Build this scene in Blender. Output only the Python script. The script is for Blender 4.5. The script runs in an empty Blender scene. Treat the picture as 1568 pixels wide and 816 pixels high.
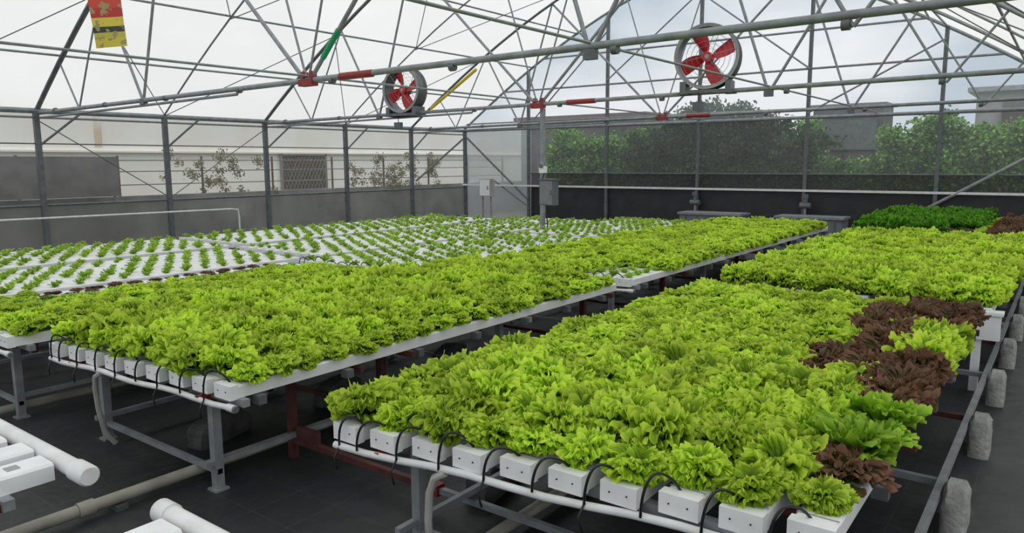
import bpy, math, random
from mathutils import Vector, Matrix, Euler
random.seed(7)
scene = bpy.context.scene
pi = math.pi

# ------------------------------------------------------------------ materials
def nmat(name):
    m = bpy.data.materials.new(name); m.use_nodes = True
    nt = m.node_tree; nt.nodes.clear()
    return m, nt, nt.nodes, nt.links

def mat(name, c1, c2=None, rough=0.5, metal=0.0, scale=6.0, detail=4.0, bump=0.0, bscale=40.0):
    m, nt, N, L = nmat(name)
    out = N.new('ShaderNodeOutputMaterial'); b = N.new('ShaderNodeBsdfPrincipled')
    b.inputs['Roughness'].default_value = rough; b.inputs['Metallic'].default_value = metal
    L.new(b.outputs[0], out.inputs[0])
    tc = N.new('ShaderNodeTexCoord')
    if c2 is None: c2 = tuple(x*0.8 for x in c1)
    n = N.new('ShaderNodeTexNoise'); n.inputs['Scale'].default_value = scale; n.inputs['Detail'].default_value = detail
    L.new(tc.outputs['Object'], n.inputs['Vector'])
    r = N.new('ShaderNodeValToRGB')
    r.color_ramp.elements[0].position = 0.35; r.color_ramp.elements[1].position = 0.65
    r.color_ramp.elements[0].color = (*c2, 1); r.color_ramp.elements[1].color = (*c1, 1)
    L.new(n.outputs['Fac'], r.inputs[0]); L.new(r.outputs[0], b.inputs['Base Color'])
    if bump > 0:
        n2 = N.new('ShaderNodeTexNoise'); n2.inputs['Scale'].default_value = bscale
        L.new(tc.outputs['Object'], n2.inputs['Vector'])
        bp = N.new('ShaderNodeBump'); bp.inputs['Strength'].default_value = bump; bp.inputs['Distance'].default_value = 0.02
        L.new(n2.outputs['Fac'], bp.inputs['Height']); L.new(bp.outputs[0], b.inputs['Normal'])
    return m

def film(name, col, transp, translucent=0.5, var=0.1, scale=0.6):
    """plastic film: part see-through, part scattering"""
    m, nt, N, L = nmat(name)
    out = N.new('ShaderNodeOutputMaterial')
    tr = N.new('ShaderNodeBsdfTransparent'); tr.inputs[0].default_value = (1, 1, 1, 1)
    df = N.new('ShaderNodeBsdfDiffuse'); tl = N.new('ShaderNodeBsdfTranslucent')
    tc = N.new('ShaderNodeTexCoord'); n = N.new('ShaderNodeTexNoise')
    n.inputs['Scale'].default_value = scale; n.inputs['Detail'].default_value = 5
    L.new(tc.outputs['Object'], n.inputs['Vector'])
    r = N.new('ShaderNodeValToRGB')
    r.color_ramp.elements[0].position = 0.3; r.color_ramp.elements[1].position = 0.7
    r.color_ramp.elements[0].color = (*[c*(1-var) for c in col], 1); r.color_ramp.elements[1].color = (*col, 1)
    L.new(n.outputs['Fac'], r.inputs[0])
    L.new(r.outputs[0], df.inputs[0]); L.new(r.outputs[0], tl.inputs[0])
    m1 = N.new('ShaderNodeMixShader'); m1.inputs[0].default_value = translucent
    L.new(df.outputs[0], m1.inputs[1]); L.new(tl.outputs[0], m1.inputs[2])
    m2 = N.new('ShaderNodeMixShader'); m2.inputs[0].default_value = transp
    L.new(m1.outputs[0], m2.inputs[1]); L.new(tr.outputs[0], m2.inputs[2])
    L.new(m2.outputs[0], out.inputs[0])
    return m

def leafmat(name, base, tip, dark, transl=0.3):
    m, nt, N, L = nmat(name)
    out = N.new('ShaderNodeOutputMaterial'); b = N.new('ShaderNodeBsdfPrincipled')
    b.inputs['Roughness'].default_value = 0.5
    b.inputs['Specular IOR Level'].default_value = 0.3
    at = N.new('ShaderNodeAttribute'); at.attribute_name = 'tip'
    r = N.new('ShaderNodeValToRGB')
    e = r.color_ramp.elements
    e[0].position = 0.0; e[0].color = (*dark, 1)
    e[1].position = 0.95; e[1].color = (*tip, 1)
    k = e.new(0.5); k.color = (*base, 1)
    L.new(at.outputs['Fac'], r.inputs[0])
    oi = N.new('ShaderNodeObjectInfo')
    mr = N.new('ShaderNodeMapRange'); mr.inputs['To Min'].default_value = 0.78; mr.inputs['To Max'].default_value = 1.15
    L.new(oi.outputs['Random'], mr.inputs['Value'])
    hs = N.new('ShaderNodeHueSaturation')
    L.new(mr.outputs[0], hs.inputs['Value']); L.new(r.outputs[0], hs.inputs['Color'])
    L.new(hs.outputs[0], b.inputs['Base Color'])
    t = N.new('ShaderNodeBsdfTranslucent'); L.new(hs.outputs[0], t.inputs[0])
    mx = N.new('ShaderNodeMixShader'); mx.inputs[0].default_value = transl
    L.new(b.outputs[0], mx.inputs[1]); L.new(t.outputs[0], mx.inputs[2]); L.new(mx.outputs[0], out.inputs[0])
    return m

M = {}
M['steel'] = mat('galvanised_steel', (0.31, 0.33, 0.345), (0.22, 0.235, 0.25), 0.45, 0.2, 9)
M['steel_dark'] = mat('dark_steel', (0.16, 0.17, 0.18), (0.11, 0.12, 0.125), 0.5, 0.2, 9)
M['primer'] = mat('red_primer_steel', (0.11, 0.035, 0.03), (0.065, 0.022, 0.02), 0.6, 0.1, 12)
M['redbracket'] = mat('red_paint', (0.34, 0.03, 0.025), (0.2, 0.02, 0.02), 0.5, 0, 15)
M['white'] = mat('white_pvc', (0.88, 0.89, 0.9), (0.8, 0.81, 0.82), 0.4, 0, 8)
M['slot'] = mat('channel_slot_shadow', (0.35, 0.36, 0.37), (0.28, 0.29, 0.3), 0.6, 0, 8)
M['pipe'] = mat('pvc_pipe', (0.8, 0.81, 0.81), (0.68, 0.69, 0.68), 0.35, 0, 10)
M['dirtypipe'] = mat('dusty_pvc_pipe', (0.38, 0.37, 0.32), (0.25, 0.24, 0.21), 0.5, 0, 5)
M['tube'] = mat('black_feed_tube', (0.012, 0.012, 0.014), None, 0.35)
M['hose'] = mat('clear_hose', (0.5, 0.5, 0.47), (0.4, 0.4, 0.38), 0.35)
M['concrete'] = mat('concrete', (0.4, 0.4, 0.39), (0.22, 0.22, 0.21), 0.85, 0, 9, bump=0.5)
M['concrete_dark'] = mat('dusty_concrete', (0.1, 0.1, 0.1), (0.05, 0.05, 0.05), 0.85, 0, 7, bump=0.5)
M['plaster'] = mat('cream_plaster', (0.86, 0.84, 0.79), (0.8, 0.76, 0.68), 0.85, 0, 0.7)
M['rust'] = mat('rust_stain', (0.6, 0.48, 0.33), (0.8, 0.75, 0.66), 0.85, 0, 2)
M['lowwall'] = mat('grey_block_wall', (0.2, 0.195, 0.185), (0.11, 0.108, 0.1), 0.9, 0, 2.2)
M['winmetal'] = mat('window_dark', (0.05, 0.038, 0.028), None, 0.5)
M['lattice'] = mat('window_lattice', (0.2, 0.17, 0.14), None, 0.5)
M['tarp'] = mat('black_ground_tarp', (0.03, 0.03, 0.032), (0.02, 0.02, 0.022), 0.6, 0, 3, bump=0.4, bscale=5)
M['shade'] = film('shade_net', (0.12, 0.12, 0.125), 0.3, 0.3, 0.2)
M['roof'] = film('roof_film', (0.75, 0.735, 0.7), 0.05, 0.88, 0.06, 0.5)
M['wallfilm'] = film('side_film', (0.8, 0.8, 0.78), 0.84, 0.6, 0.2, 1.2)
M['lowfilm'] = film('low_side_film', (0.46, 0.46, 0.45), 0.5, 0.45, 0.35, 1.0)
M['clear'] = film('clear_side_film', (0.7, 0.72, 0.73), 0.8, 0.6, 0.15, 1.0)
M['gable'] = film('clear_gable_film', (0.76, 0.79, 0.82), 0.7, 0.6, 0.1, 0.5)
M['whitefilm'] = film('frosted_film', (0.66, 0.7, 0.7), 0.25, 0.7, 0.15, 1.0)
M['ground'] = mat('outside_soil', (0.2, 0.19, 0.15), (0.1, 0.12, 0.06), 0.9, 0, 1)
M['fanred'] = mat('fan_blade_red', (0.6, 0.02, 0.03), (0.45, 0.015, 0.025), 0.35)
M['fangrey'] = mat('fan_housing_grey', (0.17, 0.18, 0.19), (0.12, 0.125, 0.13), 0.45, 0.3)
M['fanrim'] = mat('fan_rim_grey', (0.34, 0.35, 0.36), None, 0.45, 0.2)
M['box'] = mat('control_box_grey', (0.12, 0.14, 0.15), None, 0.4)
M['boxlight'] = mat('control_box_beige', (0.45, 0.45, 0.42), None, 0.4)
M['yellow'] = mat('yellow_paint', (0.7, 0.55, 0.03), None, 0.5)
M['green'] = mat('green_tape', (0.02, 0.42, 0.17), None, 0.5)
M['shed'] = mat('shed_sheet', (0.13, 0.12, 0.12), (0.08, 0.075, 0.075), 0.8, 0, 3)
M['shedlight'] = mat('shed_sheet_grey', (0.35, 0.35, 0.35), (0.28, 0.28, 0.28), 0.8, 0, 3)
M['tank'] = mat('grey_tank', (0.2, 0.21, 0.22), None, 0.6)
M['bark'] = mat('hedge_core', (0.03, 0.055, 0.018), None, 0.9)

M['lettuce'] = leafmat('lettuce_leaf', (0.31, 0.53, 0.012), (0.74, 0.93, 0.1), (0.045, 0.12, 0.004), 0.42)  # very dark leaf base paints in the shade inside each head
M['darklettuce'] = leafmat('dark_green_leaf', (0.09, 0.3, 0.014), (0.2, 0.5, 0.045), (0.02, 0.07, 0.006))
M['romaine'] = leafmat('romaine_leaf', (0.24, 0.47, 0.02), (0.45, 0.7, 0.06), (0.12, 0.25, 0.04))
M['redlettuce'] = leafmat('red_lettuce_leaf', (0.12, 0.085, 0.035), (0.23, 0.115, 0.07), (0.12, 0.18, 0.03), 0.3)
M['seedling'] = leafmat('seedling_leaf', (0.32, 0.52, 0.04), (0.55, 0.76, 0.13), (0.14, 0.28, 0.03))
M['hedge'] = leafmat('hedge_leaf', (0.14, 0.31, 0.045), (0.3, 0.5, 0.11), (0.05, 0.13, 0.02))
M['hedgedark'] = leafmat('tree_leaf', (0.055, 0.11, 0.03), (0.11, 0.19, 0.06), (0.02, 0.04, 0.01))
M['vine'] = leafmat('vine_leaf', (0.22, 0.17, 0.08), (0.3, 0.25, 0.13), (0.1, 0.12, 0.05))

# weed mat floor
def floor_mat():
    m, nt, N, L = nmat('weed_mat_floor')
    out = N.new('ShaderNodeOutputMaterial'); b = N.new('ShaderNodeBsdfPrincipled')
    L.new(b.outputs[0], out.inputs[0])
    tc = N.new('ShaderNodeTexCoord')
    n = N.new('ShaderNodeTexNoise'); n.inputs['Scale'].default_value = 0.9; n.inputs['Detail'].default_value = 8; n.inputs['Roughness'].default_value = 0.65
    L.new(tc.outputs['Object'], n.inputs['Vector'])
    r = N.new('ShaderNodeValToRGB'); e = r.color_ramp.elements
    e[0].position = 0.35; e[0].color = (0.012, 0.013, 0.015, 1); e[1].position = 0.75; e[1].color = (0.042, 0.044, 0.048, 1)
    L.new(n.outputs['Fac'], r.inputs[0])
    br = N.new('ShaderNodeTexBrick'); br.offset = 0; br.inputs['Scale'].default_value = 1.0
    br.inputs['Brick Width'].default_value = 0.3; br.inputs['Row Height'].default_value = 0.3
    br.inputs['Mortar Size'].default_value = 0.003; br.inputs['Mortar Smooth'].default_value = 0.3
    L.new(tc.outputs['Object'], br.inputs['Vector'])
    mx = N.new('ShaderNodeMixRGB'); mx.inputs[2].default_value = (0.06, 0.075, 0.07, 1)
    mu = N.new('ShaderNodeMath'); mu.operation = 'MULTIPLY'; mu.inputs[1].default_value = 0.6
    L.new(br.outputs['Fac'], mu.inputs[0]); L.new(mu.outputs[0], mx.inputs[0]); L.new(r.outputs[0], mx.inputs[1])
    L.new(mx.outputs[0], b.inputs['Base Color'])
    b.inputs['Roughness'].default_value = 0.5
    n2 = N.new('ShaderNodeTexNoise'); n2.inputs['Scale'].default_value = 5
    L.new(tc.outputs['Object'], n2.inputs['Vector'])
    bp = N.new('ShaderNodeBump'); bp.inputs['Strength'].default_value = 0.5; bp.inputs['Distance'].default_value = 0.03
    L.new(n2.outputs['Fac'], bp.inputs['Height']); L.new(bp.outputs[0], b.inputs['Normal'])
    return m
M['floor'] = floor_mat()

# ------------------------------------------------------------------ mesh builder
class MB:
    def __init__(s, mats):
        s.v = []; s.f = []; s.m = []; s.mats = mats; s.attr = None
    def idx(s, mat):
        if mat not in s.mats: s.mats.append(mat)
        return s.mats.index(mat)
    def box(s, c, size, mat, rot=None):
        k = s.idx(mat); o = len(s.v)
        hx, hy, hz = size[0]/2, size[1]/2, size[2]/2
        for sx, sy, sz in [(-1,-1,-1),(1,-1,-1),(1,1,-1),(-1,1,-1),(-1,-1,1),(1,-1,1),(1,1,1),(-1,1,1)]:
            p = Vector((sx*hx, sy*hy, sz*hz))
            if rot is not None: p = rot @ p
            s.v.append(tuple(p + Vector(c)))
        for q in [(0,3,2,1),(4,5,6,7),(0,1,5,4),(1,2,6,5),(2,3,7,6),(3,0,4,7)]:
            s.f.append(tuple(o+i for i in q)); s.m.append(k)
    def path(s, pts, r, mat, seg=8, cap=True):
        k = s.idx(mat); pts = [Vector(p) for p in pts]; o = len(s.v); n = len(pts)
        up = None
        for i, p in enumerate(pts):
            d = (pts[min(i+1, n-1)] - pts[max(i-1, 0)]).normalized()
            if up is None:
                up = Vector((0, 0, 1)) if abs(d.z) < 0.9 else Vector((1, 0, 0))
            a = d.cross(up).normalized(); b = a.cross(d).normalized(); up = b
            rr = r[i] if isinstance(r, (list, tuple)) else r
            for j in range(seg):
                t = 2*pi*j/seg
                s.v.append(tuple(p + a*math.cos(t)*rr + b*math.sin(t)*rr))
        for i in range(n-1):
            for j in range(seg):
                j2 = (j+1) % seg
                s.f.append((o+i*seg+j, o+i*seg+j2, o+(i+1)*seg+j2, o+(i+1)*seg+j)); s.m.append(k)
        if cap:
            s.f.append(tuple(o+j for j in range(seg))[::-1]); s.m.append(k)
            s.f.append(tuple(o+(n-1)*seg+j for j in range(seg))); s.m.append(k)
    def tube(s, a, b, r, mat, seg=8): s.path([a, b], r, mat, seg)
    def poly(s, pts, mat):
        k = s.idx(mat); o = len(s.v); s.v += [tuple(p) for p in pts]
        s.f.append(tuple(range(o, o+len(pts)))); s.m.append(k)
    def obj(s, name, smooth=False, parent=None, link=True, loc=None):
        me = bpy.data.meshes.new(name); me.from_pydata(s.v, [], s.f); 
        for mt in s.mats: me.materials.append(M[mt])
        me.polygons.foreach_set('material_index', s.m)
        if smooth: me.polygons.foreach_set('use_smooth', [True]*len(s.f))
        if s.attr:
            a = me.attributes.new('tip', 'FLOAT', 'POINT'); a.data.foreach_set('value', s.attr)
        me.update()
        ob = bpy.data.objects.new(name, me)
        if link: scene.collection.objects.link(ob)
        if parent: ob.parent = parent
        if loc: ob.location = loc
        return ob
def smooth_angle(ob, ang=0.7):
    me = ob.data
    me.polygons.foreach_set('use_smooth', [True]*len(me.polygons))
    try: me.set_sharp_from_angle(angle=ang)
    except Exception: pass
def empty(name, loc=(0,0,0)):
    e = bpy.data.objects.new(name, None); e.location = loc; e.empty_display_size = 0.2
    scene.collection.objects.link(e); return e

# ------------------------------------------------------------------ GN scatter
def make_scatter_group(name, coll):
    ng = bpy.data.node_groups.new(name, 'GeometryNodeTree')
    ng.interface.new_socket('Geometry', in_out='INPUT', socket_type='NodeSocketGeometry')
    ng.interface.new_socket('Geometry', in_out='OUTPUT', socket_type='NodeSocketGeometry')
    N = ng.nodes; L = ng.links
    gi = N.new('NodeGroupInput'); go = N.new('NodeGroupOutput')
    ci = N.new('GeometryNodeCollectionInfo'); ci.inputs['Collection'].default_value = coll
    ci.inputs['Separate Children'].default_value = True; ci.inputs['Reset Children'].default_value = True
    ip = N.new('GeometryNodeInstanceOnPoints'); ip.inputs['Pick Instance'].default_value = True
    def na(nm, dt):
        n = N.new('GeometryNodeInputNamedAttribute'); n.data_type = dt; n.inputs['Name'].default_value = nm
        o = [o for o in n.outputs if o.name == 'Attribute' and o.enabled]
        return o[0] if o else n.outputs[0]
    L.new(gi.outputs[0], ip.inputs['Points']); L.new(ci.outputs[0], ip.inputs['Instance'])
    L.new(na('idx', 'INT'), ip.inputs['Instance Index'])
    L.new(na('rot', 'FLOAT_VECTOR'), ip.inputs['Rotation'])
    L.new(na('scl', 'FLOAT_VECTOR'), ip.inputs['Scale'])
    L.new(ip.outputs[0], go.inputs[0])
    return ng
VARIANTS = {}
def scatter(name, pts, kind, parent=None):
    c = Vector((sum(p[0][0] for p in pts)/len(pts), sum(p[0][1] for p in pts)/len(pts), sum(p[0][2] for p in pts)/len(pts)))
    me = bpy.data.meshes.new(name); me.from_pydata([tuple(Vector(p[0])-c) for p in pts], [], [])
    a = me.attributes.new('rot', 'FLOAT_VECTOR', 'POINT'); a.data.foreach_set('vector', [q for p in pts for q in p[1]])
    a = me.attributes.new('scl', 'FLOAT_VECTOR', 'POINT'); a.data.foreach_set('vector', [q for p in pts for q in p[2]])
    a = me.attributes.new('idx', 'INT', 'POINT'); a.data.foreach_set('value', [p[3] for p in pts])
    ob = bpy.data.objects.new(name, me); scene.collection.objects.link(ob); ob.location = c
    if parent: ob.parent = parent
    md = ob.modifiers.new('scatter', 'NODES'); md.node_group = G[kind]
    for v in VARIANTS.get(kind, []):
        if v.parent is None: v.parent = ob
    return ob

# ------------------------------------------------------------------ plants
def add_leaf(mb, az, L, W, e0, e1, ruf, cyc, ns, nw, rnd, matname, r0=0.01, z0=0.0, droop=1.6, crinkle=0.0, cx=0.0, cy=0.0, frill=0.8, tipr=0.3):
    k = mb.idx(matname); o = len(mb.v)
    NS = 24; cr = [r0]; cz = [z0]
    for i in range(NS):
        s = (i+0.5)/NS; e = e0 + (e1-e0)*s**droop
        cr.append(cr[-1]+math.cos(e)*L/NS); cz.append(cz[-1]+math.sin(e)*L/NS)
    ph = rnd.uniform(0, 6.28); ph2 = rnd.uniform(0, 6.28); ph3 = rnd.uniform(0, 6.28)
    ca, sa = math.cos(az), math.sin(az)
    twist = rnd.uniform(-0.35, 0.35)
    for i in range(ns+1):
        s = i/ns
        for j in range(nw+1):
            w = -1+2*j/nw
            lobe = 0.5*math.sin(w*8+ph3)+0.5*math.sin(w*17+ph2)
            se = s*(1-tipr*w*w)*(1+0.07*lobe*s)
            q = min(max(se, 0), 1.0)*NS; a = min(int(q), NS-1); f = q-a
            r = cr[a]*(1-f)+cr[a+1]*f; z = cz[a]*(1-f)+cz[a+1]*f; e = e0+(e1-e0)*min(se, 1)**droop
            hw = W*(0.1+0.9*math.sin(pi*0.5*min(1, s*1.05))**1.3)
            lat = w*hw
            amp = ruf*s**1.4*(0.4+0.6*abs(w)**0.6)
            edge = max(s**4, abs(w)**4*s)
            d = amp*(math.sin(cyc*pi*w+ph+2.2*s)+0.35*math.sin(9*s+ph3+w*4)) + ruf*frill*edge*math.sin(cyc*2.1*pi*w+ph2-8*s)
            d += 0.15*hw*w*w + twist*lat*s
            lat += amp*0.6*math.cos(cyc*1.2*pi*w+ph2) + ruf*0.35*edge*math.cos(cyc*2.1*pi*w+ph2-8*s)
            if crinkle and s > 0.4:
                d += rnd.uniform(-1, 1)*crinkle*s; lat += rnd.uniform(-1, 1)*crinkle*s*0.8
            r2 = r - math.sin(e)*d; z2 = z + math.cos(e)*d
            mb.v.append((cx+ca*r2 - sa*lat, cy+sa*r2 + ca*lat, max(z2, -0.02)))
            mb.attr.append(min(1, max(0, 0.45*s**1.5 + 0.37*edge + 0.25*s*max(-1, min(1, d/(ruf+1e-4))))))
    for i in range(ns):
        for j in range(nw):
            a = o+i*(nw+1)+j
            mb.f.append((a, a+1, a+nw+2, a+nw+1)); mb.m.append(k)

def rosette(name, seed, matname, rings, ns=8, nw=24, crinkle=0.0, hearts=0, frill=0.8, tipr=0.3):
    rnd = random.Random(seed); mb = MB([]); mb.attr = []
    for (n, L, W, e0, e1, ruf, cyc) in rings:
        off = rnd.uniform(0, 6.28)
        for i in range(n):
            az = off + 2*pi*i/n + rnd.uniform(-0.4, 0.4)
            add_leaf(mb, az, L*rnd.uniform(0.85, 1.12), W*rnd.uniform(0.8, 1.2), math.radians(e0+rnd.uniform(-8, 8)),
                     math.radians(e1+rnd.uniform(-18, 18)), ruf*rnd.uniform(0.8, 1.2), cyc*rnd.uniform(0.85, 1.15), ns, nw, rnd, matname, r0=0.008,
                     crinkle=crinkle, cx=rnd.uniform(-.02, .02) if hearts else 0, cy=rnd.uniform(-.02, .02) if hearts else 0, frill=frill, tipr=tipr)
    return mb.obj(name, smooth=True, link=False)

def collection(name, objs):
    c = bpy.data.collections.new(name)
    for i, o in enumerate(objs):
        c.objects.link(o)
    return c

R_LET = [(8, 0.145, 0.06, 40, -40, 0.012, 3.6), (9, 0.16, 0.06, 58, -42, 0.012, 3.6), (9, 0.168, 0.056, 72, -38, 0.012, 3.6), (8, 0.162, 0.05, 82, -28, 0.012, 3.4), (6, 0.145, 0.042, 88, -5, 0.011, 3.2)]
R_RED = [(8, 0.15, 0.058, 42, -35, 0.012, 3.2), (9, 0.16, 0.056, 60, -32, 0.012, 3.4), (8, 0.155, 0.05, 76, -20, 0.012, 3.2), (5, 0.13, 0.04, 86, 5, 0.011, 3.0)]
R_DRK = [(9, 0.17, 0.04, 50, 10, 0.016, 3.8), (10, 0.19, 0.04, 68, 35, 0.018, 3.8), (8, 0.18, 0.035, 82, 60, 0.016, 3.4)]
R_ROM = [(7, 0.18, 0.065, 45, -10, 0.013, 2.8), (7, 0.19, 0.06, 62, 5, 0.013, 2.8), (6, 0.16, 0.05, 80, 30, 0.012, 2.6)]
R_SEED = [(5, 0.085, 0.026, 45, 10, 0.006, 2.2), (4, 0.08, 0.022, 72, 45, 0.006, 2.2)]
G = {}; NV = {}
def mk(kind, n, label, seed, m, rings, ns, nw, cr, hearts, frill=0.8, tipr=0.3):
    vs = [rosette('%s_plant_%d' % (label, i), seed+i, m, rings, ns, nw, cr, hearts, frill, tipr) for i in range(n)]
    VARIANTS[kind] = vs; NV[kind] = n
    G[kind] = make_scatter_group('scatter_'+kind, collection(kind+'_variants', vs))
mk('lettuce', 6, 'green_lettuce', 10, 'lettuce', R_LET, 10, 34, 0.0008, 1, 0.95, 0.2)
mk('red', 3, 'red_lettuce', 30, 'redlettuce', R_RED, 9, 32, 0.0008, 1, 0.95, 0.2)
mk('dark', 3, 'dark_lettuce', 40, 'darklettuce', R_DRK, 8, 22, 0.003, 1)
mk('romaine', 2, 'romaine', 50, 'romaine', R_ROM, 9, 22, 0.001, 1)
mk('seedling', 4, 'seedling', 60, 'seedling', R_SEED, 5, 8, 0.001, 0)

def leaf_clump(name, seed, matname, n=60, size=0.07):
    rnd = random.Random(seed); mb = MB([]); mb.attr = []; k = mb.idx(matname)
    for i in range(n):
        p = Vector((rnd.gauss(0, .4), rnd.gauss(0, .4), rnd.gauss(0, .4)))
        if p.length > 1: p.normalize()
        p *= 0.28
        R = Euler((rnd.uniform(-1, 1), rnd.uniform(-1, 1), rnd.uniform(0, 6.28))).to_matrix()
        o = len(mb.v); s = size*rnd.uniform(0.7, 1.3)
        for (x, y, z) in [(-0.5, 0, 0), (0, -0.3, 0.06), (0.5, 0, 0), (0, 0.3, 0.06)]:
            mb.v.append(tuple(R @ Vector((x*s*1.6, y*s*1.6, z*s)) + p)); 
        t = rnd.random(); mb.attr += [t]*4
        mb.f.append((o, o+1, o+2, o+3)); mb.m.append(k)
    return mb.obj(name, link=False)
for key, label in (('hedge', 'hedge_foliage'), ('hedgedark', 'tree_foliage'), ('vine', 'vine_foliage')):
    vs = [leaf_clump('%s_%d' % (label, i), 70+i, key) for i in range(3)]
    VARIANTS[key] = vs; NV[key] = 3
    G[key] = make_scatter_group('scatter_'+key, collection(key+'_variants', vs))

def rp(x, y, z, kind, sc=1.0, szf=1.0, tilt=0.16, j=0.012):
    rnd = random
    s = sc*rnd.uniform(0.88, 1.1)
    return ((x+rnd.uniform(-j, j), y+rnd.uniform(-j, j), z), (rnd.uniform(-tilt, tilt), rnd.uniform(-tilt, tilt), rnd.uniform(0, 6.28)), (s, s, s*szf*rnd.uniform(0.85, 1.15)), rnd.randrange(NV[kind]))

# ------------------------------------------------------------------ benches
ZT = 0.65; CH = 0.07
def bench(x0, x1, y0, y1, n, front=True, legs=True, slots=False, red_legs=True, tubes=True, pipe_r=0.016, step=1.3, skew=0.0, pext=0.0, collector=False):
    e = empty('hydroponic_bench', ((x0+x1)/2, (y0+y1)/2, 0))
    ox, oy = e.location.x, e.location.y
    def P(p): return (p[0]-ox, p[1]-oy, p[2])
    def Y0(x): return y0+skew*(x-x0)
    pitch = (x1-x0)/n; cw = min(0.14, pitch*0.68)
    ch = MB(['white'])
    xs = [x0+pitch*(i+0.5) for i in range(n)]
    for i, x in enumerate(xs):
        yj = random.uniform(-0.012, 0.012)
        ya = Y0(x)+yj
        hw = cw/2; b = 0.01; zb = ZT-CH
        prof = [(-hw, zb), (hw, zb), (hw, ZT-b), (hw-b, ZT), (-hw+b, ZT), (-hw, ZT-b)]
        o = len(ch.v)
        for yy in (ya, y1+yj):
            for (a, z) in prof: ch.v.append(P((x+a, yy, z)))
        m = len(prof)
        for q in range(m): ch.f.append((o+q, o+(q+1) % m, o+m+(q+1) % m, o+m+q)); ch.m.append(0)
        ch.f.append(tuple(o+q for q in range(m))[::-1]); ch.m.append(0)
        ch.f.append(tuple(o+m+q for q in range(m))); ch.m.append(0)
        ch.box(P((x, ya+0.02, ZT-CH/2)), (cw+0.008, 0.05, CH+0.008), 'white')
        for sx in (-0.25, 0.25):
            ch.box(P((x+sx*cw, ya-0.006, ZT-CH*0.45)), (0.005, 0.006, 0.005), 'tube')
        ch.box(P((x, ya+0.075, ZT+0.002)), (cw*0.96, 0.004, 0.003), 'slot')
        if slots:
            yy = y0+0.2
            while yy < y1-0.05:
                ch.box(P((x, yy, ZT+0.001)), (0.045, 0.045, 0.004), 'slot'); yy += 0.2
    if collector:
        ch.box(P((x1-0.12, y0-0.06, ZT-0.13)), (0.3, 0.1, 0.2), 'white'); ch.box(P((x1-0.12, y0-0.06, ZT-0.02)), (0.33, 0.13, 0.025), 'white')
        ch.box(P((x1-0.3, y0-0.08, ZT-0.2)), (0.12, 0.1, 0.14), 'white')
        ch.box(P((x1-0.12, y0-0.06, 0.2)), (0.06, 0.06, 0.44), 'white')
    ch.obj('channels', parent=e)
    fr = MB(['steel'])
    lx = [x0+0.3, x1-0.3]
    ny = max(2, int(round((y1-y0)/step))+1)
    for i in range(ny):
        y = y0+0.12+(y1-y0-0.3)*i/(ny-1)
        if i == 0: y += skew*(x1-x0)*0.5
        mt = 'steel' if (i % 2 == 0 or not red_legs) else 'primer'
        fr.box(P(((x0+x1)/2, y, ZT-CH-0.02)), (x1-x0+0.04, 0.04, 0.04), 'steel' if i % 2 == 0 else 'primer')
        for x in lx:
            fr.box(P((x, y, (ZT-CH-0.04)/2)), (0.05, 0.05, ZT-CH-0.04), mt)
            fr.box(P((x, y, 0.006)), (0.085, 0.085, 0.012), 'steel')
            fr.box(P((x, y, ZT-CH-0.05)), (0.06, 0.055, 0.025), 'primer' if i % 2 == 0 else 'steel_dark')
        fr.box(P(((x0+x1)/2, y, 0.11)), (x1-x0-0.55, 0.03, 0.03), 'primer' if i % 2 else 'steel')
    for x in lx:
        fr.box(P((x, (y0+y1)/2, 0.16)), (0.03, y1-y0-0.25, 0.03), 'steel')
    for i in range(ny*2-1):
        y = y0+0.3+(y1-y0-0.6)*i/(ny*2-2)
        fr.box(P((x1-0.02, y, ZT-CH-0.03)), (0.06, 0.05, 0.05), 'steel_dark')
        if i % 3 == 1: fr.box(P((x1-0.25, y+0.1, ZT-CH-0.03)), (0.5, 0.03, 0.03), 'primer')
    fr.obj('frame', parent=e)
    pp = MB(['pipe'])
    if front:
        z = ZT-CH-0.022
        pts = []
        for t in range(13):
            x = x0+0.06+(x1-x0-0.06+pext)*t/12
            pts.append(P((x, Y0(x)-0.02, z-0.008*math.sin(t*1.3)-0.012*(t/12))))
        pp.path(pts, pipe_r, 'pipe', 12)
        xe = x1+pext; ye = Y0(xe)-0.02
        pp.tube(P((xe-0.03, ye, z-0.015)), P((xe+0.03, ye, z-0.015)), pipe_r*1.3, 'pipe', 12)
        pp.tube(P((xe+0.03, ye, z-0.015)), P((xe+0.045, ye, z-0.015)), pipe_r*1.1, 'steel_dark', 12)
        for x in lx: pp.box(P((x, Y0(x)+0.03, z-0.005)), (0.025, 0.12, 0.025), 'redbracket')
        hx = x0+0.62
        hy = Y0(hx)-0.02
        pp.path([P((hx+0.03, hy, z-0.01)), P((hx-0.02, hy-0.01, z-0.04)), P((hx-0.06, hy+0.0, z-0.12)), P((hx-0.09, hy+0.02, 0.3)), P((hx-0.12, hy+0.06, 0.12)), P((hx-0.12, hy+0.12, 0.03))], 0.017, 'hose', 8)
    if front: smooth_angle(pp.obj('supply_pipe', parent=e))
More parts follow.
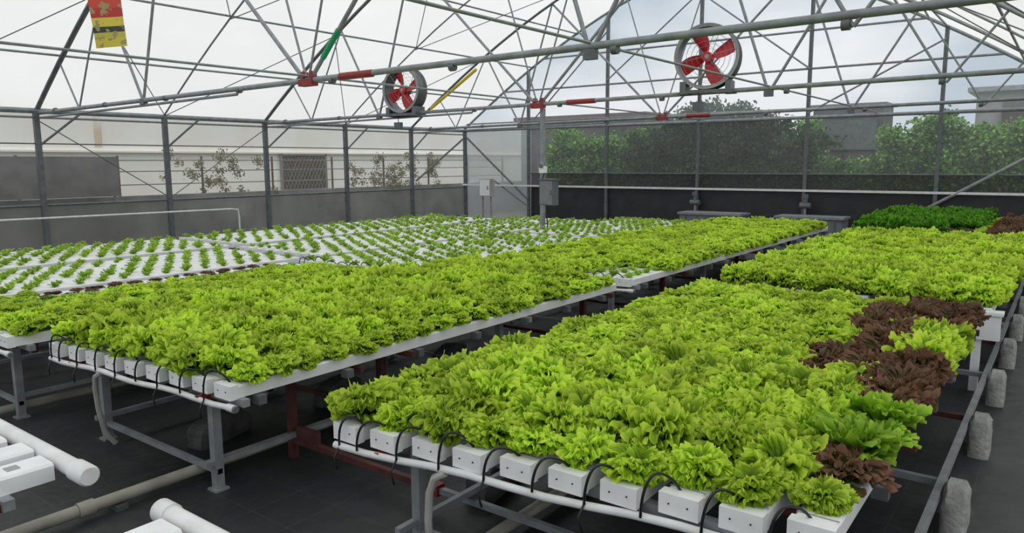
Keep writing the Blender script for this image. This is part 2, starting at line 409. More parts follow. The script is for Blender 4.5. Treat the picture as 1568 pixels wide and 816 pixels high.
    if tubes and front:
        tb = MB(['tube'])
        for i, x in enumerate(xs):
            px = x-pitch*0.56; yy = Y0(px)-0.035; z = ZT-CH-0.02; x2 = x-0.015; y2 = Y0(x)+0.05
            if i == 0: px = x-0.01; yy = Y0(px)-0.03; x2 = x+0.07
            pts = []
            h = random.uniform(0.08, 0.12)
            for t in range(13):
                f = t/12; a = pi*f
                g = f**1.4
                zz = z+(ZT-z)*f+h*math.sin(a)**0.85*(1.0)
                pts.append(P((px+(x2-px)*g, yy+(y2-yy)*g-0.02*math.sin(a), zz)))
            tb.path(pts, 0.0055, 'tube', 6)
            if i % 2 == 0:
                tb.path([P((px, yy, z)), P((px-0.015, yy-0.02, z-0.05)), P((px+0.01, yy-0.025, z-0.1))], 0.0045, 'tube', 6)
        smooth_angle(tb.obj('feed_tubes', parent=e), 3)
    return xs

def crop(xs, y0, y1, step, sel, names, skew=0.0):
    buckets = {}
    for i, x in enumerate(xs):
        ys = y0+skew*(x-xs[0]); n = int((y1-ys)/step); off = (i % 2)*step*0.5
        for j in range(n+1):
            y = ys+off*(1 if j else 0.3)+j*step
            if y > y1: continue
            r = sel(x, y, i, j)
            if r is None: continue
            kind, sc, sz = r
            buckets.setdefault(kind, []).append(rp(x, y, ZT-0.01, kind, sc, sz))
    for k, pts in buckets.items():
        scatter(names[k], pts, k)
NM = {'lettuce': 'green_lettuce_crop', 'red': 'red_lettuce_crop', 'dark': 'dark_green_lettuce_crop', 'romaine': 'romaine_lettuce_crop', 'seedling': 'lettuce_seedlings'}

# B : right hand bench line
xs = bench(-2.6, -0.47, 2.06, 6.4, 10, skew=0.14)
def selB1(x, y, i, j):
    h = max(0.82, 1.35-0.34*(y-2.1)) if i < 3 else max(0.88, 1.25-0.14*(y-2.1))
    if i == 9:
        if j == 0: return ('lettuce', 0.74, 1.0)
        if y < 2.85: return ('red', 1.1, 1.05)
        if y < 3.35: return ('romaine', 1.05, 1.0)
        if 4.4 < y < 5.1: return ('lettuce', 1.15, 1.3) 
        return ('red', 1.15, 1.15)
    if i == 8:
        if j == 0: return ('lettuce', 0.8, 1.0)
        if y > 3.8 and y < 6.3 and j % 7 != 1: return ('red', 1.12, 1.1)
        return ('lettuce', 1.05, h)
    if i == 7:
        if 4.0 < y < 4.6 or 5.1 < y < 6.0: return ('red', 1.05, 1.1)
        return ('lettuce', 0.82 if j == 0 else 1.05, h)
    if j == 0: return ('lettuce', 0.88 if i > 2 else 1.0, 1.05 if i > 2 else 1.25)
    return ('lettuce', 1.1, h)
crop(xs, 2.2, 6.3, 0.19, selB1, NM, skew=0.15)
xs = bench(-2.62, -0.38, 6.78, 12.1, 10, collector=True)
crop(xs, 6.9, 12.1, 0.19, lambda x, y, i, j: ('lettuce', 1.1, 1.25), NM)
xs = bench(-2.62, -0.42, 12.4, 16.4, 10, tubes=False)
def selB3(x, y, i, j):
    if i < 5: return ('dark', 1.25, 1.3)
    if i < 7: return ('red', 1.0, 0.8) if y < 13.6 else ('dark', 1.2, 1.2)
    return ('lettuce', 1.0, 0.9) if i == 7 else ('red', 1.25, 1.2)
crop(xs, 12.5, 16.3, 0.2, selB3, NM)
# A
xs = bench(-5.28, -3.38, 1.95, 6.2, 9, skew=0.08, pext=-0.02)
def selA(x, y, i, j):
    if i == 8: return ('lettuce', 0.8, 0.9)
    if i == 7: return ('lettuce', 1.0, 1.1)
    return ('lettuce', 1.1, 1.25)
crop(xs, 2.1, 6.1, 0.19, selA, NM, skew=0.08)
xs = bench(-5.3, -3.38, 6.45, 13.9, 9)
def selA2(x, y, i, j):
    if i >= 6 and y < 7.3: return ('seedling', 0.9, 1) 
    return ('lettuce', 0.98, 1.0)
crop(xs, 6.6, 13.8, 0.19, selA2, NM)
# D
xs = bench(-7.4, -5.62, 1.85, 5.3, 9, tubes=False)
def selD(x, y, i, j):
    if i < 2: return ('red', 0.5, 0.5) if y > 2.6 else ('lettuce', .6, .6)
    if i < 4: return ('romaine', 0.6, 0.6)
    return ('lettuce', 0.9, 0.95)
crop(xs, 2.0, 5.2, 0.19, selD, NM)
def selS(s):
    return lambda x, y, i, j: ('seedling', s*random.uniform(0.7, 1.2), 1.1) if random.random() > 0.07 else None
xs = bench(-7.4, -5.62, 5.5, 9.8, 9, tubes=True); crop(xs, 5.65, 9.7, 0.23, selS(0.9), NM)
xs = bench(-7.4, -5.62, 10.0, 13.6, 9, tubes=False); crop(xs, 10.1, 13.5, 0.24, selS(0.95), NM)
# E
xs = bench(-9.3, -7.58, 1.3, 5.7, 9, tubes=False); crop(xs, 1.4, 5.6, 0.22, selS(0.85), NM)
xs = bench(-9.3, -7.58, 5.95, 12.8, 9, tubes=False); crop(xs, 6.1, 12.6, 0.24, selS(0.85), NM)
# F
xs = bench(-11.35, -9.6, 1.3, 6.0, 9, tubes=False); crop(xs, 1.4, 5.9, 0.22, selS(0.95), NM)
xs = bench(-11.35, -9.6, 6.2, 12.1, 9, tubes=False); crop(xs, 6.3, 12.0, 0.24, selS(0.9), NM)
# near empty benches
bench(-5.0, -3.05, -1.2, 1.12, 9, front=False, slots=True, tubes=False)
bench(-2.36, -1.2, -0.8, 1.14, 5, front=False, slots=True, tubes=False)
def header(x0, x1, y):
    mb = MB(['pipe'])
    L = x1-x0
    mb.path([(0, 0, 0), (L-0.05, 0, 0)], 0.035, 'pipe', 20)
    mb.path([(-0.02, 0, 0), (-0.01, 0, 0), (0.06, 0, 0)], [0.034, 0.041, 0.041], 'pipe', 20)
    mb.path([(L-0.08, 0, 0), (L+0.02, 0, 0), (L+0.03, 0, 0)], [0.042, 0.042, 0.034], 'pipe', 20)
    o = mb.obj('header_pipe', loc=(x0, y, ZT-0.025)); smooth_angle(o)
header(-5.05, -2.93, 1.17)
header(-2.4, -1.15, 1.19)

# ------------------------------------------------------------------ floor pipes, footings, rails
def floorpipe(x, y0, y1, r=0.032, z=0.06):
    mb = MB(['dirtypipe'])
    mb.tube((0, 0, 0), (0, y1-y0, 0), r, 'dirtypipe', 12)
    yy = 0.6
    while yy < y1-y0:
        mb.tube((0, yy, 0), (0, yy+0.08, 0), r*1.25, 'dirtypipe', 12)
        mb.box((0, yy+0.2, -z/2-r/2), (0.1, 0.06, z-r), 'concrete_dark'); yy += 1.9
    smooth_angle(mb.obj('drain_pipe', loc=(x, y0, z)))
floorpipe(-3.9, -1.0, 13.5); floorpipe(-6.0, -1.0, 13.5); floorpipe(-2.05, 1.6, 13, 0.03); floorpipe(-8.2, 0, 12)
# cross tie between the two bench lines
mb = MB(['primer'])
mb.box((0, 0, 0.01), (1.25, 0.035, 0.035), 'primer'); mb.box((0.6, 0, 0.01), (0.06, 0.06, 0.06), 'redbracket')
mb.box((-0.6, 0, 0.2), (0.045, 0.045, 0.62), 'primer'); mb.box((-0.45, 0, 0.06), (0.2, 0.03, 0.09), 'primer')
mb.box((1.1, 0, 0.01), (0.95, 0.03, 0.03), 'steel')
mb.obj('bench_cross_tie', loc=(-3.12, 2.68, 0.11))

def footing(x, y, w=0.3, h=0.2, light=False, ry=0):
    mb = MB([]); mt = 'concrete' if light else 'concrete_dark'
    k = mb.idx(mt); prof = []
    jj = 0.03
    for i in range(13):
        a = pi*i/12; prof.append((w/2*math.cos(a)*(1+random.uniform(-jj, jj)), h*(0.35+0.65*math.sin(a)**0.7)*(1+random.uniform(-jj, jj))))
    prof += [(-w/2, 0), (w/2, 0)]
    t = 0.11 if light else 0.16
    n = len(prof)
    for yy, sc in ((-t/2, 0.85), (-t/2+0.02, 1.0), (t/2-0.02, 1.0), (t/2, 0.85)):
        for (a, b) in prof: mb.v.append((yy + random.uniform(-.004, .004), a*sc + random.uniform(-.005, .005), b*(sc if b > 0 else 1)))
    for s in range(3):
        for q in range(n): mb.f.append((s*n+q, s*n+(q+1) % n, (s+1)*n+(q+1) % n, (s+1)*n+q)); mb.m.append(k)
    mb.f.append(tuple(range(n))[::-1]); mb.m.append(k); mb.f.append(tuple(3*n+q for q in range(n))); mb.m.append(k)
    o = mb.obj('concrete_footing', loc=(x, y, 0)); o.rotation_euler = (0, 0, ry); smooth_angle(o, 0.9)
FY = (2.9, 4.05, 5.25, 6.45, 7.7, 8.95, 10.2, 11.4)
for y in FY: footing(-0.33, y, 0.24, 0.25, True)
for y in (3.35, 4.6): footing(-3.3, y, 0.5, 0.17, False, 0.3)
for y in (2.6, 3.6, 4.9): footing(-4.4, y, 0.45, 0.17, False, 0.25)
for y in (3.1, 4.6): footing(-6.4, y, 0.45, 0.17, False, 0.25)
for y in (3.1, 4.2): footing(-2.45, y, 0.5, 0.2, False, 0.2)
mb = MB(['steel'])
mb.box((0, 0, 0), (0.035, 10.4, 0.035), 'steel')
for i, y in enumerate(FY):
    mb.box((-0.22, y-7.2+0.16, -0.02), (0.5, 0.035, 0.035), 'primer' if i % 2 == 0 else 'steel')
    mb.box((0.0, y-7.2+0.16, -0.09), (0.035, 0.035, 0.18), 'steel')
mb.obj('side_support_rail', loc=(-0.41, 7.2, 0.18))

# ------------------------------------------------------------------ greenhouse shell
XL, XR, YR, EZ, YF = -15.5, 0.4, 18.1, 2.8, -6.0
XM = (XL+XR)/2; HW = (XR-XL)/2
def arch(x, xm=XM):
    d = HW-abs(x-xm); d = max(0, min(HW, d))
    return EZ+3.75*(1-(1-d/HW)**1.5)
mb = MB(['floor']); mb.poly([(XL, YF, 0), (XR+15.9, YF, 0), (XR+15.9, YR, 0), (XL, YR, 0)], 'floor'); mb.obj('floor')
mb = MB(['ground']); mb.poly([(-60, -40, -0.02), (60, -40, -0.02), (60, 70, -0.02), (-60, 70, -0.02)], 'ground'); mb.obj('ground_outside')
mb = MB(['roof'])
NX = 24
for xm in (XM, XM+2*HW):
    for i in range(NX):
        a = xm-HW+2*HW*i/NX; b = xm-HW+2*HW*(i+1)/NX
        mb.poly([(a, YF, arch(a, xm)+0.05), (b, YF, arch(b, xm)+0.05), (b, YR, arch(b, xm)+0.05), (a, YR, arch(a, xm)+0.05)], 'roof')
ro = mb.obj('ceiling', smooth=True)
LF = 1.05
mb = MB(['wallfilm'])
mb.poly([(XL, YF, LF), (XL, YR, LF), (XL, YR, EZ), (XL, YF, EZ)], 'wallfilm')
mb.poly([(XL, YF, 0), (XL, YR, 0), (XL, YR, LF), (XL, YF, LF)], 'lowfilm')
mb.obj('wall_left')
mb = MB([])
RZ = 1.12
def rearq(x0, x1, z0, z1, mt, y=YR): mb.poly([(x0, y, z0), (x1, y, z0), (x1, y, z1), (x0, y, z1)], mt)
rearq(XL, -12.9, 0, EZ, 'whitefilm')
rearq(-12.9, 16.3, 0, RZ, 'tarp', YR-0.01)
rearq(-12.9, 16.3, RZ, 1.5, 'shade')
rearq(-12.9, 16.3, 1.5, EZ, 'clear')
for xm in (XM, XM+2*HW):
    for i in range(NX):
        a = xm-HW+2*HW*i/NX; b = xm-HW+2*HW*(i+1)/NX
        mb.poly([(a, YR, EZ), (b, YR, EZ), (b, YR, arch(b, xm)), (a, YR, arch(a, xm))], 'gable')
mb.obj('wall_rear')
mb = MB(['wallfilm'])
mb.poly([(16.3, YF, 0), (16.3, YR, 0), (16.3, YR, EZ), (16.3, YF, EZ)], 'wallfilm'); mb.obj('wall_right')
mb = MB(['wallfilm'])
for xm in (XM, XM+2*HW):
    for i in range(NX):
        a = xm-HW+2*HW*i/NX; b = xm-HW+2*HW*(i+1)/NX
        mb.poly([(a, YF, 0), (b, YF, 0), (b, YF, arch(b, xm)), (a, YF, arch(a, xm))], 'wallfilm')
mb.obj('wall_front')

SP = 2.45; py = [5.85+SP*k for k in range(-4, 5)]
mb = MB(['steel_dark'])
for y in py+[YR-0.05]:
    mb.box((XL+0.06, y, EZ/2), (0.09, 0.09, EZ), 'steel_dark')
    if y < YR-0.5: mb.tube((XL+0.08, y, 2.15), (XL+0.12, y+0.75, EZ-0.03), 0.022, 'steel_dark')
mb.tube((XL+0.05, YF, EZ), (XL+0.05, YR, EZ), 0.05, 'steel')
mb.tube((XL+0.05, YF, EZ-0.12), (XL+0.05, YR, EZ-0.12), 0.02, 'steel')
mb.tube((XL+0.05, YF, LF), (XL+0.05, YR, LF), 0.022, 'steel_dark')
mb.tube((XL+0.05, YF, 2.2), (XL+0.05, YR, 2.2), 0.012, 'steel_dark')
mb.tube((XL+0.1, YR-0.1, 2.6), (XL+0.1, YR-2.3, 1.3), 0.03, 'steel_dark')
mb.tube((XL+0.1, 8.3, 1.1), (XL+0.1, 10.7, 2.6), 0.01, 'steel_dark'); mb.tube((XL+0.1, 5.9, 2.6), (XL+0.1, 8.3, 1.1), 0.01, 'steel_dark')
mb.obj('trim_left_frame')
mb = MB(['steel'])
rx = [-12.95, -10.3, -7.65, -5.0, -2.3]
for x in rx:
    mb.box((x, YR-0.07, arch(x)/2), (0.075, 0.075, arch(x)), 'steel_dark')
for x in (0.4, 3.1, 5.7, 8.35, 11, 13.6): 
    mb.box((x, YR-0.07, arch(x, XM+2*HW)/2), (0.075, 0.075, arch(x, XM+2*HW)), 'steel_dark')
mb.tube((XL, YR-0.07, EZ), (16.3, YR-0.07, EZ), 0.04, 'steel')
mb.tube((XL, YR-0.12, EZ+0.2), (16.3, YR-0.12, EZ+0.2), 0.02, 'steel')
mb.box(((XL+16.3)/2, YR-0.1, RZ), (16.3-XL, 0.06, 0.05), 'pipe')
mb.tube((-12.9, YR-0.07, 1.5), (16.3, YR-0.07, 1.5), 0.015, 'steel_dark')
for z in (3.9, 4.75):
    xx = [x for x in [XL+0.01*i for i in range(1590)] if arch(x) > z]
    mb.tube((xx[0], YR-0.07, z), (xx[-1], YR-0.07, z), 0.025, 'steel')
mb.tube((XL+0.1, YR-0.1, 2.65), (-12.95, YR-0.1, 0.7), 0.03, 'steel_dark')
mb.tube((XL+1.2, YR-0.1, 1.3), (-12.95, YR-0.1, 0.5), 0.02, 'steel_dark')
mb.tube((-2.9, YR-0.1, 0.5), (0.3, YR-0.1, 2.5), 0.035, 'steel')
mb.tube((-5.0, YR-0.1, EZ+0.1), (-2.3, YR-0.1, 4.3), 0.02, 'steel'); mb.tube((-12.9, YR-0.1, EZ+0.1), (-10.3, YR-0.1, 5.3), 0.02, 'steel')
mb.tube((-7.65, YR-0.1, 5.9), (-5, YR-0.1, 3.9), 0.02, 'steel'); mb.tube((-10.3, YR-0.1, 4.0), (-7.65, YR-0.1, 6), 0.02, 'steel')
pts = [(XL+2*HW*i/32, YR-0.07, arch(XL+2*HW*i/32)) for i in range(33)]
mb.path(pts, 0.035, 'steel')
mb.obj('trim_rear_frame')

# purlins
mb = MB(['steel'])
for d in (1.3, 2.7, 4.2, 5.8, 7.93):
    for x in {XL+d, XR-d}:
        mb.tube((x, YF, arch(x)), (x, YR, arch(x)), 0.02 if d < 7.5 else 0.032, 'steel')
mb.tube((XR, YF, EZ), (XR, YR, EZ), 0.06, 'steel')
for y in py:
    mb.path([(XL+2*HW*i/24, y, arch(XL+2*HW*i/24)-0.02) for i in range(25)], 0.018, 'steel')
for k in range(-1, 4):
    y = 5.85+SP*k
    for (d0, d1) in ((0.1, 2.7), (2.7, 5.8)):
        for sgn in (0, 1):
            xa = XL+d0 if sgn == 0 else XR-d0; xb = XL+d1 if sgn == 0 else XR-d1
            if (k+sgn) % 2: mb.tube((xa, y, arch(xa)-.05), (xb, y+SP, arch(xb)-.05), 0.009, 'steel_dark')
            else: mb.tube((xa, y+SP, arch(xa)-.05), (xb, y, arch(xb)-.05), 0.009, 'steel_dark')
mb.obj('roof_purlins')

def truss(y, detail=True, k=0):
    e = MB(['steel'])
    z = 2.76
    e.path([(XL+0.1+(2*HW-0.1)*i/24, 0, z+0.004*i) for i in range(25)], 0.034, 'steel', 10)
    e.path([(XL+0.1, 0, z-0.09), (XM-1.5, 0, z-0.03)], 0.02, 'steel', 8)
    e.path([(XL+2*HW*i/32, 0, arch(XL+2*HW*i/32)-0.01) for i in range(33)], 0.03, 'steel', 10)
    def st(x0, x1, r=0.022, mt='steel', dz=0): e.tube((x0, 0, z+dz), (x1, 0, arch(x1)-0.02), r, mt)
    c = XM
    st(c, c-3.0, 0.026); st(c, c+3.0, 0.026); st(c, c-1.2, 0.015); st(c, c+1.2, 0.015)
    for s in (-1, 1):
        n1 = c+s*4.0
        st(n1, c+s*3.0); st(n1, n1+s*1.1)
        n2 = c+s*6.2
        st(n2, n1+s*1.1, 0.016); st(n2, n2+s*0.6, 0.016)
        e.box((n1, 0, z), (0.12, 0.07, 0.09), 'steel_dark')
    for x in [XL+0.8+1.9*i for i in range(8)]:
        e.tube((x-0.03, 0, z+0.02), (x+0.03, 0, z+0.02), 0.042, 'steel_dark', 10)
    e.box((c, 0, z+0.02), (0.26, 0.1, 0.08), 'redbracket'); e.box((c-0.06, 0, z+0.09), (0.05, 0.08, 0.12), 'redbracket'); e.box((c+0.1, 0, z+0.09), (0.05, 0.08, 0.12), 'redbracket')
    e.tube((c+0.6, 0, z+0.05), (c+1.15, 0, z+0.05), 0.043, 'redbracket', 10)
    if k == 1:
        d = (Vector((c+3.0, 0, arch(c+3)-0.02))-Vector((c, 0, z)))
        p = Vector((c, 0, z)); e.tube(tuple(p+d*0.1), tuple(p+d*0.2), 0.034, 'green'); 
    if k == 2:
        e.tube((-10.05, -0.05, 2.85), (-8.9, -0.05, 3.5), 0.03, 'yellow')
    o = e.obj('roof_truss', loc=(0, y, 0)); smooth_angle(o, 0.9)
truss(0.95); truss(5.9, k=1); truss(10.8, k=2); truss(15.7)

mb = MB(['steel'])
for x in (XM, XM+4):
    mb.tube((x, 0.95, 2.86), (x, YR-0.05, 2.86), 0.014, 'steel')
mb.obj('longitudinal_ties')

# column with control box
e = empty('column_with_control_box', (XM+0.03, 10.9, 0))
mb = MB(['steel'])
mb.box((0, 0, 1.37), (0.07, 0.07, 2.74), 'steel'); mb.box((0, 0, 0.01), (0.25, 0.25, 0.02), 'steel')
mb.obj('post', parent=e)
mb = MB(['box'])
mb.box((0.2, -0.1, 1.28), (0.3, 0.16, 0.44), 'box'); mb.box((0.2, -0.185, 1.28), (0.26, 0.012, 0.4), 'tank'); mb.box((0.3, -0.195, 1.28), (0.02, 0.02, 0.08), 'steel_dark')
mb.box((0.2, -0.1, 1.51), (0.34, 0.2, 0.02), 'box')
mb.obj('control_box', parent=e)
mb = MB(['white'])
mb.box((0.06, -0.08, 1.68), (0.12, 0.08, 0.12), 'white'); mb.tube((0.06, -0.12, 1.74), (0.06, -0.16, 1.74), 0.035, 'steel_dark', 12)
mb.path([(0.1, -0.05, 1.06), (0.12, -0.02, 0.7), (0.05, 0.0, 0.3)], 0.012, 'tube')
mb.path([(0.06, -0.03, 1.62), (0.02, -0.06, 1.5)], 0.01, 'tube')
mb.obj('sensor', parent=e)

mb = MB(['boxlight'])
mb.box((0, 0, 1.1), (0.4, 0.2, 0.5), 'boxlight'); mb.box((0, -0.105, 1.1), (0.35, 0.01, 0.45), 'white'); mb.box((0.12, -0.12, 1.1), (0.02, 0.02, 0.1), 'steel_dark')
mb.tube((-0.15, 0, 0), (-0.15, 0, 0.86), 0.025, 'steel'); mb.tube((0.15, 0, 0), (0.15, 0, 0.86), 0.025, 'steel')
mb.obj('switch_cabinet', loc=(-13.4, 16.6, 0))

def tank(x, w, y=17.3):
    mb = MB(['tank'])
    mb.box((0, 0, 0.27), (w, 0.6, 0.54), 'tank'); mb.box((0, 0, 0.56), (w+0.08, 0.68, 0.05), 'steel')
    for i in range(5): mb.box((-w/2+w*(i+0.5)/5, -0.31, 0.27), (0.04, 0.03, 0.5), 'steel_dark')
    mb.obj('cooling_pad_box', loc=(x, y, 0))
tank(-6.9, 1.5); tank(-4.6, 1.4); tank(-0.9, 1.6)
def pump(x):
    mb = MB(['steel_dark'])
    mb.tube((0, 0, 1.05), (0, 0, 0.78), 0.05, 'steel_dark', 12); mb.tube((-0.12, 0, 0.78), (0.12, 0, 0.78), 0.07, 'steel_dark', 12)
    mb.tube((0, 0, 0.72), (0, 0, 0.0), 0.03, 'steel', 10); mb.box((0, -0.02, 1.0), (0.13, 0.08, 0.1), 'box')
    mb.obj('vent_motor', loc=(x, YR-0.28, 0))
pump(-7.6); pump(-4.9)

# fans
def fan(x, y, zc, R=0.43, rz=0.0):
    e = empty('ventilation_fan', (x, y, zc)); e.rotation_euler = (0, 0, rz)
    mb = MB(['fangrey']); k = mb.idx('fanrim'); seg = 48
    prof = [(R+0.04, -0.15), (R+0.04, -0.135), (R+0.005, -0.12), (R+0.005, 0.12), (R+0.04, 0.135), (R+0.04, 0.15), (R-0.005, 0.14), (R-0.01, -0.14)]
    n = len(prof)
    for j in range(seg):
        a = 2*pi*j/seg
        for (r, yy) in prof: mb.v.append((r*math.cos(a), yy, r*math.sin(a)))
    for j in range(seg):
        for q in range(n):
            j2 = (j+1) % seg; mb.f.append((j*n+q, j*n+(q+1) % n, j2*n+(q+1) % n, j2*n+q)); mb.m.append(k if q in (0, 7) else 0)
    smooth_angle(mb.obj('housing', parent=e), 0.5)
    mb = MB(['fanred'])
    for b in range(4):
        a0 = b*pi/2+0.22; o = len(mb.v); nr, nc = 10, 8
        for i in range(nr+1):
            t = i/nr; r = 0.06+(R-0.085)*t; hl = 0.04+0.065*math.sin(min(1, t*1.15)*pi*0.55)
            for j in range(nc+1):
                c = -1+2*j/nc
                aa = a0+c*hl/max(r, 0.1)+0.2*t; yy = c*0.05*(1-0.4*t)+0.012*c*c - 0.03
                mb.v.append((r*math.cos(aa), yy, r*math.sin(aa)))
        for i in range(nr):
            for j in range(nc):
                q = o+i*(nc+1)+j; mb.f.append((q, q+1, q+nc+2, q+nc+1)); mb.m.append(0)
    mb.tube((0, -0.09, 0), (0, 0.06, 0), 0.075, 'fanred', 20)
    mb.tube((0, -0.1, 0), (0, -0.09, 0), 0.035, 'fanrim', 16)
    smooth_angle(mb.obj('blades', parent=e), 0.6)
    mb = MB(['steel'])
    for yy in (-0.15, 0.15):
        for r in [R*t/6 for t in range(2, 7, 1)]:
            mb.path([(r*math.cos(2*pi*i/28), yy, r*math.sin(2*pi*i/28)) for i in range(29)], 0.002, 'steel', 4)
        for i in range(6):
            a = 2*pi*i/6+0.2; mb.tube((0.05*math.cos(a), yy, 0.05*math.sin(a)), ((R+0.02)*math.cos(a), yy, (R+0.02)*math.sin(a)), 0.004, 'steel', 5)
    mb.obj('guard', parent=e)
    mb = MB(['fangrey'])
    mb.tube((0, 0.06, 0), (0, 0.14, 0), 0.07, 'fangrey', 16)
    for s in (-1, 1):
        mb.box((s*0.33, 0, -R-0.0), (0.09, 0.3, 0.16), 'fangrey')
        mb.box((s*0.33, 0, -R-0.09), (0.16, 0.32, 0.025), 'steel_dark')
    mb.box((0, -0.12, -R-0.07), (0.75, 0.05, 0.05), 'steel_dark'); mb.box((0, 0.12, -R-0.07), (0.75, 0.05, 0.05), 'steel_dark')
    mb.box((-0.1, -0.1, -R-0.28), (0.16, 0.08, 0.12), 'box'); mb.tube((-0.1, -0.1, -R-0.22), (-0.1, -0.1, -R-0.05), 0.008, 'tube', 6)
    mb.obj('mount', parent=e)
fan(-4.45, 10.75, 3.33, 0.43, 0.2)
fan(-10.75, 10.75, 3.24, 0.41, 0.1)

# printed pouch hanging top left
def banner_mat():
    m, nt, N, L = nmat('printed_pouch')
    out = N.new('ShaderNodeOutputMaterial'); b = N.new('ShaderNodeBsdfPrincipled'); b.inputs['Roughness'].default_value = 0.3
    L.new(b.outputs[0], out.inputs[0])
    tc = N.new('ShaderNodeTexCoord'); sp = N.new('ShaderNodeSeparateXYZ'); L.new(tc.outputs['Object'], sp.inputs[0])
    r = N.new('ShaderNodeValToRGB'); r.color_ramp.interpolation = 'CONSTANT'
    mr = N.new('ShaderNodeMapRange'); mr.inputs['From Min'].default_value = -0.3; mr.inputs['From Max'].default_value = 0.3
    L.new(sp.outputs['Z'], mr.inputs['Value']); L.new(mr.outputs[0], r.inputs[0])
    e = r.color_ramp.elements
    e[0].position = 0; e[0].color = (0.65, 0.55, 0.04, 1); e[1].position = 0.32; e[1].color = (0.5, 0.02, 0.02, 1)
    for p, c in ((0.1, (0.55, 0.5, 0.05, 1)), (0.16, (0.03, 0.03, 0.02, 1)), (0.22, (0.7, 0.6, 0.05, 1)), (0.42, (0.62, 0.06, 0.03, 1)), (0.6, (0.5, 0.02, 0.02, 1)), (0.85, (0.1, 0.25, 0.06, 1))):
        q = e.new(p); q.color = c
    n = N.new('ShaderNodeTexNoise'); n.inputs['Scale'].default_value = 22; L.new(tc.outputs['Object'], n.inputs['Vector'])
    r2 = N.new('ShaderNodeValToRGB'); r2.color_ramp.elements[0].position = 0.56; r2.color_ramp.elements[1].position = 0.6
    L.new(n.outputs['Fac'], r2.inputs[0])
    mx = N.new('ShaderNodeMixRGB'); mx.inputs[2].default_value = (0.35, 0.3, 0.12, 1); L.new(r2.outputs[0], mx.inputs[0]); L.new(r.outputs[0], mx.inputs[1])
    L.new(mx.outputs[0], b.inputs['Base Color'])
    return m
M['banner'] = banner_mat()
mb = MB(['banner']); n = 8; mm = 10
for i in range(n+1):
    for j in range(mm+1):
        u = -1+2*i/n; w = -1+2*j/mm
        mb.v.append((0.1*u*(1+0.03*math.sin(3*w)), 0.02*math.sin(u*1.5+w)+0.012*(1-u*u), 0.3*w))
for i in range(n):
    for j in range(mm):
        q = i*(mm+1)+j; mb.f.append((q, q+mm+1, q+mm+2, q+1)); mb.m.append(0)
mb.tube((0, 0.01, 0.3), (0, 0.01, 1.6), 0.003, 'tube', 5)
o = mb.obj('hanging_printed_pouch', smooth=True, loc=(-5.17, 2.43, 2.87)); o.rotation_euler = (0.0, -0.09, math.radians(35))

# ------------------------------------------------------------------ outside
mb = MB(['plaster'])
mb.box((-20.5, 9, 1.65), (0.4, 40, 3.3), 'plaster')
mb.box((-20.25, 9, 2.15), (0.12, 40, 0.05), 'plaster')
mb.box((-20.29, 9.1, 2.75), (0.02, 0.18, 0.95), 'rust')
o = mb.obj('neighbouring_building')
e = MB(['winmetal'])
e.box((0, 0, 0), (0.06, 1.75, 1.35), 'winmetal')
for i in range(13):
    y = -0.85+1.7*i/12
    for s in (-1, 1):
        ya, yb = y, y+s*0.65
        za, zb = -0.65, 0.65
        if yb > 0.87: t = (0.87-ya)/(yb-ya); yb = 0.87; zb = za+(zb-za)*t
        if yb < -0.87: t = (-0.87-ya)/(yb-ya); yb = -0.87; zb = za+(zb-za)*t
        e.tube((0.05, ya, za), (0.05, yb, zb), 0.01, 'lattice', 4)
for s in (-1, 1):
    e.box((0.05, s*0.88, 0), (0.08, 0.06, 1.42), 'lattice'); e.box((0.05, 0, s*0.68), (0.08, 1.8, 0.06), 'lattice')
e.obj('window_1', loc=(-20.26, 15.5, 1.42))
mb = MB(['lowwall']); mb.box((-17.0, 9, 0.55), (0.25, 40, 1.1), 'lowwall'); mb.obj('boundary_wall')
mb = MB(['primer'])
for z in (1.35, 1.65, 1.9): mb.tube((-17, -5, z), (-17, 22, z), 0.014, 'steel_dark', 6)
for i in range(14): mb.tube((-17, -4+2*i, 1.1), (-17, -4+2*i, 2.0), 0.03, 'primer', 6)
mb.obj('metal_railing')
mb = MB(['shed']); mb.box((-16.6, 6.2, 1.55), (0.06, 3.2, 0.85), 'shed'); mb.tube((-16.6, 4.7, 0), (-16.6, 4.7, 1.3), 0.03, 'shed'); mb.tube((-16.6, 7.7, 0), (-16.6, 7.7, 1.3), 0.03, 'shed'); mb.obj('dark_sheet_panel')
mb = MB(['pipe']); mb.path([(-15.1, 3, 0.85), (-15.1, 9.5, 0.8), (-15.1, 9.7, 0.78), (-15.1, 9.72, 0.6), (-15.1, 9.72, 0.0)], 0.02, 'pipe'); mb.obj('white_water_pipe')
def vines(y0, y1, n, z0=1.0, z1=2.1, x=-17):
    pts = []
    for i in range(n):
        y = random.uniform(y0, y1); h = z0+(z1-z0)*random.random()**1.3
        p = rp(x+random.uniform(-.15, .15), y, h, 'vine', 0.6, 1, 3, 0.05); pts.append(p)
    scatter('climbing_vine', pts, 'vine')
vines(9.0, 12.0, 26); vines(14.7, 18.5, 60); 
pts = []; pd = []
for i in range(2900):
    x = random.uniform(-14.0, 8); z = random.uniform(0.04, 2.6+0.15*math.sin(x*1.7)+0.12*math.sin(x*4.1))
    if -5.5 < x < -3.9 and z > 1.7: continue
    pts.append(rp(x, 20.6+random.uniform(-0.15, 0.5), z, 'hedge', 1.0, 1, 3, 0.05))
for i in range(560):
    x = random.gauss(-8.0, 1.2); z = random.uniform(0.04, 3.4-0.25*abs(x+8.0)**1.3)
    pd.append(rp(x, 20.0+random.uniform(-0.2, 0.3), z, 'hedgedark', 1.1, 1, 3, 0.05))
scatter('hedge', pts, 'hedge'); scatter('garden_trees', pd, 'hedgedark')
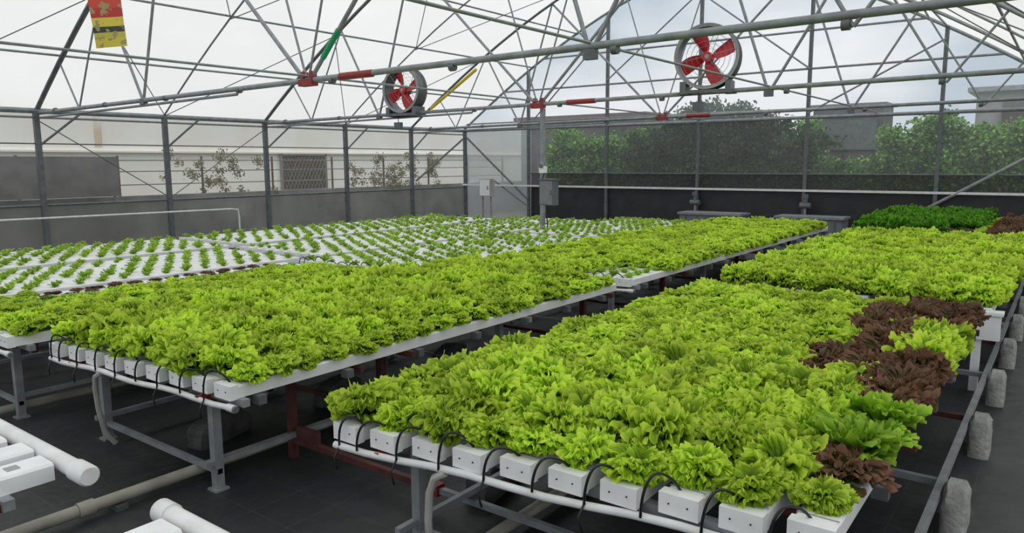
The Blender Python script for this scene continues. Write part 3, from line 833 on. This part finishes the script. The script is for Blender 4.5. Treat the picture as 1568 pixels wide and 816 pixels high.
mb = MB(['bark']); mb.box((-9.8, 21.3, 1.15), (8.5, 0.3, 2.3), 'bark'); mb.box((-4.7, 21.3, 0.8), (1.8, 0.3, 1.6), 'bark'); mb.box((2.3, 21.3, 1.15), (12.3, 0.3, 2.3), 'bark'); mb.obj('hedge_core')
mb = MB(['shed'])
mb.box((-5.0, 22.4, 1.64), (1.8, 1.2, 3.28), 'shed'); mb.box((-5.0, 22.4, 3.3), (1.95, 1.5, 0.06), 'steel_dark'); mb.box((-5.0, 21.78, 2.5), (1.5, 0.06, 0.8), 'steel_dark')
mb.obj('grey_shed')
mb = MB(['shed']); mb.box((-14.0, 23.5, 1.6), (5.0, 2, 3.4), 'shed'); mb.box((-14, 23.5, 3.38), (5.4, 2.4, 0.12), 'primer'); mb.obj('brown_shed')
mb = MB(['shedlight']); mb.box((0, 25, 1.8), (4.4, 3, 3.6), 'shedlight'); mb.box((0, 25, 3.65), (4.8, 3.4, 0.12), 'steel'); mb.box((-0.8, 23.45, 3.0), (1.6, 0.08, 0.6), 'shed'); mb.obj('far_shed')

# ------------------------------------------------------------------ world + light
w = bpy.data.worlds.new('overcast_sky'); scene.world = w; w.use_nodes = True
N = w.node_tree.nodes; L = w.node_tree.links; N.clear()
out = N.new('ShaderNodeOutputWorld'); bg = N.new('ShaderNodeBackground'); L.new(bg.outputs[0], out.inputs[0])
tc = N.new('ShaderNodeTexCoord'); mp = N.new('ShaderNodeMapping'); mp.inputs['Scale'].default_value = (1, 1, 2.5)
L.new(tc.outputs['Generated'], mp.inputs[0])
n = N.new('ShaderNodeTexNoise'); n.inputs['Scale'].default_value = 2.6; n.inputs['Detail'].default_value = 6
L.new(mp.outputs[0], n.inputs['Vector'])
r = N.new('ShaderNodeValToRGB'); e = r.color_ramp.elements
e[0].position = 0.38; e[0].color = (0.5, 0.58, 0.66, 1); e[1].position = 0.6; e[1].color = (0.92, 0.94, 0.96, 1)
L.new(n.outputs['Fac'], r.inputs[0])
sp = N.new('ShaderNodeSeparateXYZ'); L.new(tc.outputs['Generated'], sp.inputs[0])
gr = N.new('ShaderNodeMapRange'); gr.inputs['From Min'].default_value = 0.0; gr.inputs['From Max'].default_value = 0.9
gr.inputs['To Min'].default_value = 1.08; gr.inputs['To Max'].default_value = 1.6
L.new(sp.outputs['Z'], gr.inputs['Value'])
L.new(r.outputs[0], bg.inputs[0]); L.new(gr.outputs[0], bg.inputs[1])
sd = bpy.data.lights.new('veiled_sun', 'SUN'); sd.energy = 1.5; sd.angle = math.radians(50); sd.color = (1, 0.97, 0.92)
so = bpy.data.objects.new('veiled_sun', sd); so.rotation_euler = Euler((math.radians(25), math.radians(15), 0)); scene.collection.objects.link(so)

# ------------------------------------------------------------------ camera
cd = bpy.data.cameras.new('camera'); cam = bpy.data.objects.new('camera', cd); scene.collection.objects.link(cam)
cd.sensor_width = 36; cd.lens = 26.0; cd.clip_start = 0.05; cd.clip_end = 300
Rm = Matrix.Rotation(math.radians(37), 4, 'Z') @ Matrix.Rotation(math.radians(90-7.98), 4, 'X') @ Matrix.Rotation(math.radians(-0.3), 4, 'Z')
cam.matrix_world = Matrix.Translation((0, 0, 1.8)) @ Rm
scene.camera = cam
try:
    scene.view_settings.view_transform = 'Standard'; scene.view_settings.look = 'None'
except Exception: pass
